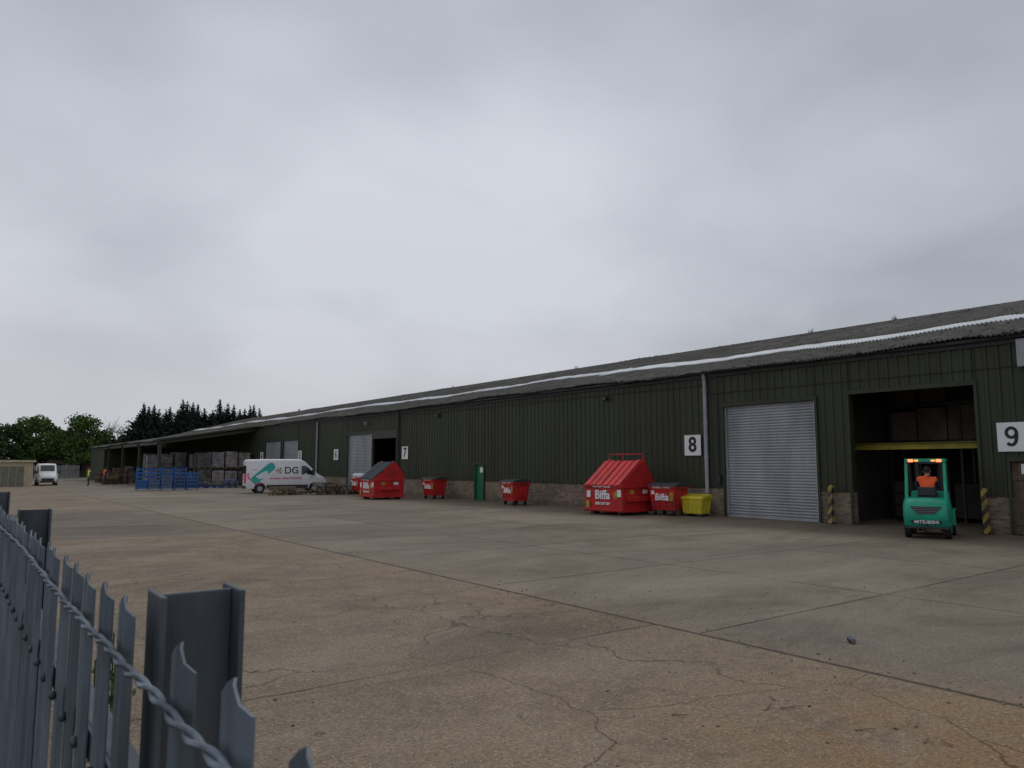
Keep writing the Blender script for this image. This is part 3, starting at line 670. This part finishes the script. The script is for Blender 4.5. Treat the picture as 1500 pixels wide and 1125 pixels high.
g=MB()
for s in(-1,1): g.box(-.76,-.721,s*.2-.045,s*.2+.045,2.06,2.11)
g.build('indicator_lights',emis('amber_light',(1.,.35,.1),1.2),fk)
sit=dict(pelvis=(-.28,0,1.2),waist=(-.27,0,1.32),chest=(-.22,0,1.52),neck=(-.2,0,1.68),skull=(-.185,0,1.74),shL=(-.2,.2,1.6),elL=(-.02,.28,1.38),wrL=(.24,.16,1.38),shR=(-.2,-.2,1.6),elR=(-.02,-.28,1.38),wrR=(.24,-.15,1.38),
  hipL=(-.2,.11,1.19),knL=(.2,.16,1.2),anL=(.36,.17,.95),toL=(.47,.18,.93),hipR=(-.2,-.11,1.19),knR=(.2,-.16,1.2),anR=(.36,-.17,.95),toR=(.47,-.18,.93))
person('forklift_driver',(0,0,-.02),0,sit,ORNG,fk)

# ---------------- pallets, stock
def pallet(g,x,y,z,m=0,a=0,w=1.2,d=1.0):
    M=Matrix.Translation((x,y,z))@Matrix.Rotation(a,4,'Z')
    for i in range(3): g.box(-w/2,w/2,-d/2+i*(d-.1)/2,-d/2+i*(d-.1)/2+.1,0,.02,m,M); 
    for i in range(3):
        for j in range(3): g.box(-w/2+i*(w-.12)/2,-w/2+i*(w-.12)/2+.12,-d/2+j*(d-.1)/2,-d/2+j*(d-.1)/2+.1,.02,.1,m,M)
    for i in range(6): g.box(-w/2+i*(w-.12)/5,-w/2+i*(w-.12)/5+.12,-d/2,d/2,.1,.125,m,M)
e_=empty('wooden_pallet_stack',(18.6,50.6,0)); g=MB()
for i in range(4): pallet(g,random.uniform(-.1,.1),0,i*.14,0,random.uniform(-.15,.15),1.5,1.1)
for i in range(2): pallet(g,1.3,.3,i*.14,0,.4)
g.build('pallets',WOOD,e_)
e_=empty('timber_pile',(21.9,49.6,0)); g=MB()
for i in range(5): pallet(g,random.uniform(-.2,.2)-.5,random.uniform(-.1,.1),i*.14,1 if i%2 else 0,random.uniform(-.3,.3),1.6,1.2)
for i in range(3): pallet(g,1.0,-.2,i*.14,1,random.uniform(-.4,.4),1.5,1.1)
for i in range(14):
    M=Matrix.Translation((random.uniform(-.8,1.2),random.uniform(-.4,.4),.45+random.uniform(0,.3)))@Matrix.Rotation(random.uniform(-.7,.7),4,'Z')@Matrix.Rotation(random.uniform(-.12,.2),4,'Y')
    g.box(-.9,.9,-.09,.09,0,.03,random.choice([0,1,1]),M)
g.build('boards',[WOOD,GWOOD,OLDW],e_)
def goodsmat(name,c1,c2,c3):
    m,t,b=newmat(name); P=t.geo()['Position']; s=t.sep(P)
    n=t.n.new('ShaderNodeTexBrick'); t.put(n.inputs['Vector'],t.comb(t.math('ADD',s[0],s[1]),s[2],0.)); n.inputs['Scale'].default_value=1
    n.inputs['Color1'].default_value=(*c1,1);n.inputs['Color2'].default_value=(*c2,1);n.inputs['Mortar'].default_value=(*c3,1)
    n.inputs['Brick Width'].default_value=.3;n.inputs['Row Height'].default_value=.22;n.inputs['Mortar Size'].default_value=.02
    f=t.rng(t.noise(P,1.6,4,.6),.35,.65,.5,1.35); t.put(b.inputs['Base Color'],t.mix(1.,n.outputs[0],t.comb(f,f,f),'MULTIPLY')); b.inputs['Roughness'].default_value=.35; return m
G1=goodsmat('wrapped_goods_brown',(.17,.11,.10),(.28,.25,.25),(.38,.38,.38)); G2=goodsmat('wrapped_goods_grey',(.18,.18,.20),(.30,.30,.32),(.12,.12,.12)); G3=goodsmat('wrapped_goods_dark',(.05,.045,.04),(.09,.08,.075),(.16,.16,.16))
def load(g,x,y,z,h,m):
    pallet(g,x,y,z,3); o=.55; k=random.uniform(-.03,.03)
    g.taper(x-o+k,x+o+k,y-.47,y+.47,z+.13,z+.13+h,-.02,-.01,m)
e_=empty('wrapped_pallet_stock'); g=MB()
for r_ in range(3):
    for i in range(4):
        x=20.3+i*1.25; y=77.2+r_*1.3
        for lv in range(2):
            h=1.5+random.uniform(-.25,.1); load(g,x+random.uniform(-.05,.05),y,lv*1.7,h,random.choice([0,0,1,1,2]))
for i in range(5):
    for r_ in range(2):
        x=16.9+i*1.3;y=83.5+r_*1.3
        for lv in range(2): load(g,x,y,lv*1.65,1.5+random.uniform(-.3,.1),random.choice([1,1,2,0]))
for i in range(6): load(g,17.2+i*1.35,96+random.uniform(-2,3),0,random.uniform(1.0,1.8),random.choice([0,1,2]))
g.build('stock',[G1,G2,G3,WOOD],e_)
e_=empty('blue_cage_pallets',(14.4,66,0),-20); g=MB()
for i in range(5):
    x=-2.2+i*.95; hh=random.choice([1.6,1.85,1.4]); y=random.uniform(-.2,.3)
    for a in(0,.8):
        for b_ in(0,.8): g.box(x+a,x+a+.05,y+b_,y+b_+.05,0,hh)
    for z in np.arange(.12,hh,.3):
        g.box(x,x+.85,y-.02,y-.001,z,z+.10); g.box(x-.02,x-.001,y,y+.85,z,z+.10); g.box(x,x+.85,y+.86,y+.88,z,z+.10)
    for q in range(4): g.box(x+.16*q+.12,x+.16*q+.14,y-.035,y-.021,.1,hh)
    g.box(x+.03,x+.8,y+.03,y+.78,.12,.14+hh*random.uniform(.3,.8),random.choice([1,1,2,3]))
g.build('cages',[BLUE,mat('blue_content',(.03,.10,.27),.6),GWOOD,DARK],e_)
e_=empty('blue_plastic_pallets',(18.2,69.5,0),-10); g=MB()
for k,nst in enumerate((5,4,3,5)):
    for i in range(nst): pallet(g,-1.6+k*1.3,random.uniform(-.1,.1),i*.15,random.choice([0,0,0,1]),random.uniform(-.06,.06))
g.build('pallets',[BLUE,GWOOD],e_)
e_=empty('old_pallet_stacks'); g=MB()
for x,y,n_ in((14.6,92,9),(15.3,90,12),(14.2,96,8),(16.4,99,12),(13.8,88.5,6),(15.2,101,10)):
    for i in range(n_): pallet(g,x+random.uniform(-.05,.05),y,i*.14,random.choice([0,0,1]),random.uniform(-.05,.05))
g.build('pallets',[OLDW,WOOD],e_)

# ---------------- far buildings & fence
cb=empty('low_cabin_building'); g=MB()
g.box(-9,6.7,85,91,0,2.3,0); g.box(-9.2,6.9,84.8,91.2,2.3,2.5,1)
for x in(-6,-1.5,3.): 
    g.box(x-.1,x+3.,84.93,84.998,0,1.9,2); g.box(x-.2,x-.1,84.9,84.998,0,2.05,1); g.box(x+3.,x+3.1,84.9,84.998,0,2.05,1)
    for q in range(5): g.box(x-.05+q*.6,x-.02+q*.6,84.91,84.929,.05,1.85,0)
g.build('walls',[CREAM,mat('cream_fascia',(.46,.41,.28),.7),mat('garage_door',(.16,.16,.12),.6)],cb)
hb=empty('brick_house'); g=MB()
g.box(14,26,150,158,0,3,0); g.add([(13.6,149.6,3),(26.4,149.6,3),(26.4,158.4,3),(13.6,158.4,3),(13.6,154,5.6),(26.4,154,5.6)],[(0,1,5,4),(2,3,4,5),(0,4,3),(1,2,5)],1)
for x in(15,18,21,24): g.box(x,x+1,149.95,149.99,1,2.2,2)
g.build('walls_roof',[BRICK,mat('tile_roof',(.12,.08,.065),.8,0,.3,2),GLASS],hb)
pf=empty('far_palisade_fence'); g=MB(); x=-44
while x<15.5: g.box(x,x+.07,124,124.02,0,2.0); x+=.17
g.box(-44,15.5,124.02,124.06,.4,.46); g.box(-44,15.5,124.02,124.06,1.6,1.66)
for i in range(22): g.box(-44+i*2.75,-43.9+i*2.75,124.06,124.16,0,2.1)
g.build('pales',PIPE,pf)

# ---------------- foliage
def leafmat(name,c1,c2):
    m,t,b=newmat(name); G=t.geo(); r=G['Random Per Island']; n=t.noise(G['Position'],.5,3)
    c=t.mix(r,c1,c2); f=t.rng(n,.35,.65,.6,1.35); t.put(b.inputs['Base Color'],t.mix(1.,c,t.comb(f,f,f),'MULTIPLY')); b.inputs['Roughness'].default_value=.7; b.inputs['Specular IOR Level'].default_value=.2; return m
LF1=leafmat('leaf_green',(.04,.085,.015),(.10,.17,.035)); LF2=leafmat('leaf_dark',(.022,.045,.014),(.05,.085,.025)); LF3=leafmat('conifer_needles',(.010,.017,.012),(.024,.036,.022)); BARK=mat('bark',(.07,.055,.04),.9,0,.3,4)
def leaves(C,S):
    C=np.asarray(C); n=len(C); a=rng.normal(size=(n,3)); a/=np.linalg.norm(a,axis=1)[:,None]; b=rng.normal(size=(n,3)); b-=a*(a*b).sum(1)[:,None]; b/=np.linalg.norm(b,axis=1)[:,None]
    S=np.asarray(S)[:,None]*rng.uniform(.6,1.3,(n,1)); V=np.stack([C-a*S,C+b*S*.6,C+a*S,C-b*S*.6],1).reshape(-1,3)
    F=np.arange(n*4).reshape(-1,4); return V,F
def leafobj(name,C,S,m,parent):
    V,F=leaves(C,S); me=bpy.data.meshes.new(name); me.from_pydata(V.tolist(),[],F.tolist()); me.materials.append(m); ob=bpy.data.objects.new(name,me); COL.objects.link(ob); ob.parent=parent; return ob
def decid(loc,H,R,m,n=7500,name='broadleaf_tree',bare=False,ls=.24):
    e=empty(name,loc,random.uniform(0,360)); g=MB(); g.cyl((0,0,0),(0,0,H*.35),H*.028,H*.02,8); cl=[]
    for i in range(32):
        a=i*2.4; rr=R*math.sqrt(random.random())*.80; z=H*random.uniform(.28,.86)*(1-.2*(rr/R)); p=(rr*math.cos(a),rr*math.sin(a),z)
        cl.append((p,random.uniform(.24,.40)*R)); b0=(0,0,H*random.uniform(.2,.42)); g.cyl(b0,p,H*.012,H*.004,6)
        if bare:
            for k in range(9):
                q=Vector(p)+Vector(rng.normal(size=3))*R*.28+Vector((0,0,.5)); g.cyl(p,q,.035,.012,4)
    g.build('trunk_and_limbs',BARK,e)
    C=[];nn=n//len(cl)
    for p,r in cl:
        d=rng.normal(size=(nn,3)); d/=np.linalg.norm(d,axis=1)[:,None]; rad=r*rng.uniform(.45,1.08,(nn,1)); C.append(np.array(p)+d*rad*np.array([1,1,.8]))
    leafobj('crown',np.concatenate(C),[ls]*(nn*len(cl)),m,e)
def xy(deg,Y): return (math.tan(math.radians(deg))*Y,Y,0)
decid(xy(2.5,148),10.6,3.8,LF2); decid(xy(4.6,152),12.2,5.0,LF1); decid(xy(5.9,156),10.6,3.8,LF2); decid(xy(7.3,149),12.6,5.0,LF1); decid(xy(1.2,140),9.8,4,LF2)
decid(xy(9.5,156),11.8,3.8,LF2,n=500,bare=True,name='bare_tree',ls=.15); decid(xy(10.2,160),9.8,3.2,LF2); decid(xy(8.8,158),9.2,3.4,LF2)
def conifer(H,R):
    C=[];S=[]
    z=.06*H
    while z<H:
        f=1-z/H; r=R*(min(1,f*2.0)**1.0)*(1+.15*math.sin(z*3)); nb=max(3,int(12*min(1,f*1.8))+3); ph=random.random()*6
        for k in range(nb):
            a=ph+k*2*math.pi/nb+random.uniform(-.3,.3); rr=r*random.uniform(.55,1.25); m_=int(4+rr*6)
            for j in range(m_):
                q=(j+random.random())/m_; C.append((rr*q*math.cos(a)+random.gauss(0,.10),rr*q*math.sin(a)+random.gauss(0,.10),z+rr*q*.3+random.gauss(0,.12))); S.append(.29*(1.1-.4*q)*(.55+.45*min(1,f*4)))
        z+=.32
    return C,S
def conif(loc,H,R):
    e=empty('conifer_tree',loc); g=MB(); g.cyl((0,0,0),(0,0,H*.97),.18,.02,8); g.build('trunk',BARK,e); C,S=conifer(H,R); leafobj('crown',C,S,LF3,e)
for i in range(24):
    d=10.4+i*.345; H=13.0+.8*math.sin(i*.9)+random.uniform(-1.0,.8)+(d-10.9)*.08
    if i==0: H-=1.5
    conif(xy(d+random.uniform(-.1,.1),150+random.uniform(-4,4)),H,random.uniform(2.6,3.4))
conif(xy(21.1,152),13.8,2.2)
hd=empty('distant_hedge'); n=17000; X=rng.uniform(-70,62,n); Y=rng.uniform(159,164,n); top=5.8+1.2*np.sin(X*.35)+.6*np.sin(X*1.1); Z=top*rng.uniform(0,1,n)**.6
leafobj('foliage',np.stack([X,Y,Z],1),[.45]*n,LF2,hd)

# ---------------- near palisade fence
nf=empty('palisade_fence'); g=MB(); XF=.2; TOP=1.87
ys=[-.6,-.44,-.28,-.12,.04,.2,.345,.49,.655,.82]+[1.135+.155*i for i in range(60)]
for k,y in enumerate(ys):
    w_=.068; dz=random.uniform(-.006,.006); tl=random.uniform(-.003,.003); T=TOP+dz
    pr=[(-w_/2,.008,T-.024),(-w_*.34,.0,T-.016),(-w_*.10,.0,T-.004),(0,.003,T),(w_*.10,.0,T-.004),(w_*.34,.0,T-.016),(w_/2,.008,T-.024)]
    n=len(pr); th=.0028
    vs=[(XF+dx,y+dy,0) for dy,dx,_ in pr]+[(XF+dx+tl,y+dy,z) for dy,dx,z in pr]+[(XF+dx+th,y+dy,0) for dy,dx,_ in pr]+[(XF+dx+th+tl,y+dy,z) for dy,dx,z in pr]
    fs=[(i,i+1,n+i+1,n+i) for i in range(n-1)]+[(2*n+i,2*n+i+1,3*n+i+1,3*n+i) for i in range(n-1)]+[(n+i,n+i+1,3*n+i+1,3*n+i) for i in range(n-1)]+[(0,n,3*n,2*n),(n-1,2*n-1,4*n-1,3*n-1)]
    g.add(vs,fs)
g.build('pales',GALV,nf,fixn=True)
g=MB()
for z in(.35,1.60): g.box(XF+.014,XF+.02,-1,11,z-.025,z+.02); g.box(XF+.021,XF+.058,-1,11,z+.014,z+.02)
g.build('rails',DGALV,nf)
g=MB()
for y in ys:
    for z in(.35,1.60): g.ball((XF-.004,y,z),.007,.0095,.0095,10,6); g.cyl((XF-.004,y,z),(XF+.03,y,z),.006,n=6)
g.build('bolts',DGALV,nf,smooth=60)
g=MB()
for y in(-1.3,1.12,3.52,5.92,8.3,10.7):
    g.box(.238,.246,y-.04,y+.045,0,1.876); g.box(.246,.34,y-.004,y+.003,0,1.874); g.box(.34,.348,y-.04,y+.045,0,1.876)
g.build('posts',DGALV,nf,bevel=.002)
g=MB(); N=900
for ph in(0,math.pi):
    vs=[];K=6
    for i in range(N+1):
        y=.05+ (i/N)**1.4*9; a=ph+y*2*math.pi/.14; cx=XF-.012+.0034*math.cos(a); cz=1.808+.0034*math.sin(a)+.005*math.sin(y*3)+.002*math.sin(y*23)
        for j in range(K): b_=2*math.pi*j/K; vs.append((cx+.0032*math.cos(b_),y,cz+.0032*math.sin(b_)))
    fs=[(i*K+j,i*K+(j+1)%K,(i+1)*K+(j+1)%K,(i+1)*K+j) for i in range(N) for j in range(K)]
    g.add(vs,fs)
g.build('twisted_wire',GALV,nf,smooth=60)
wd=empty('weed_plant',(.38,2.25,0)); g=MB(); C=[]
for k in range(5):
    p=Vector((random.uniform(-.03,.03),random.uniform(-.05,.05),0)); 
    q=p+Vector((random.uniform(-.04,.04),random.uniform(-.08,.08),random.uniform(1.5,1.66))); g.cyl(p,q,.004,.002,5)
    for j in range(40): C.append(tuple(p.lerp(q,random.uniform(.5,1))+Vector(rng.normal(size=3))*.022))
g.build('stems',LF2,wd); leafobj('leaves',C,[.018]*len(C),LF2,wd)

# ---------------- debris
g=MB()
def stick(x,y,l,a,r=.008): g.cyl((x,y,r+.002),(x+l*math.cos(a),y+l*math.sin(a),r+.012),r,r*.6,6)
for x,y,l,a in((5.6,3.9,.22,.3),(5.75,3.85,.2,-.5),(5.9,4.0,.15,.9),(5.9,2.75,.14,.2),(6.0,2.6,.1,1.2),(5.75,3.2,.16,-.6),(4.9,4.3,.14,-1.0),(6.2,2.95,.07,.1)): stick(x,y,l,a,.007)
for i in range(60): stick(random.uniform(2.5,20),random.uniform(2,22),random.uniform(.02,.09),random.uniform(0,3),.004)
e_=empty('wood_debris'); g.build('sticks',WOOD,e_)
g=MB()
for i in range(1700):
    x=random.uniform(.8,24.5);y=1.5+abs(random.gauss(0,16));s_=.005+.016*random.random()**3
    if random.random()<.3: x=7.4+random.gauss(0,.35)
    g.ball((x,y,s_*.2),s_,s_*random.uniform(.5,1.3),s_*.5,5,3,random.choice([0,1,1]))
e_=empty('loose_stones'); g.build('stones',[OLDW,GWOOD],e_,fixn=False)
e_=empty('drinks_can',(8.5,4.72,0),50); g=MB(); g.cyl((-.06,0,.032),(.06,0,.032),.032,n=14); g.cyl((.06,0,.032),(.068,0,.032),.032,.025,n=14,m=1); g.cyl((-.068,0,.032),(-.06,0,.032),.025,.032,n=14,m=1)
g.build('can',[mat('can_blue',(.03,.04,.08),.3,.3),GWOOD],e_,smooth=40)
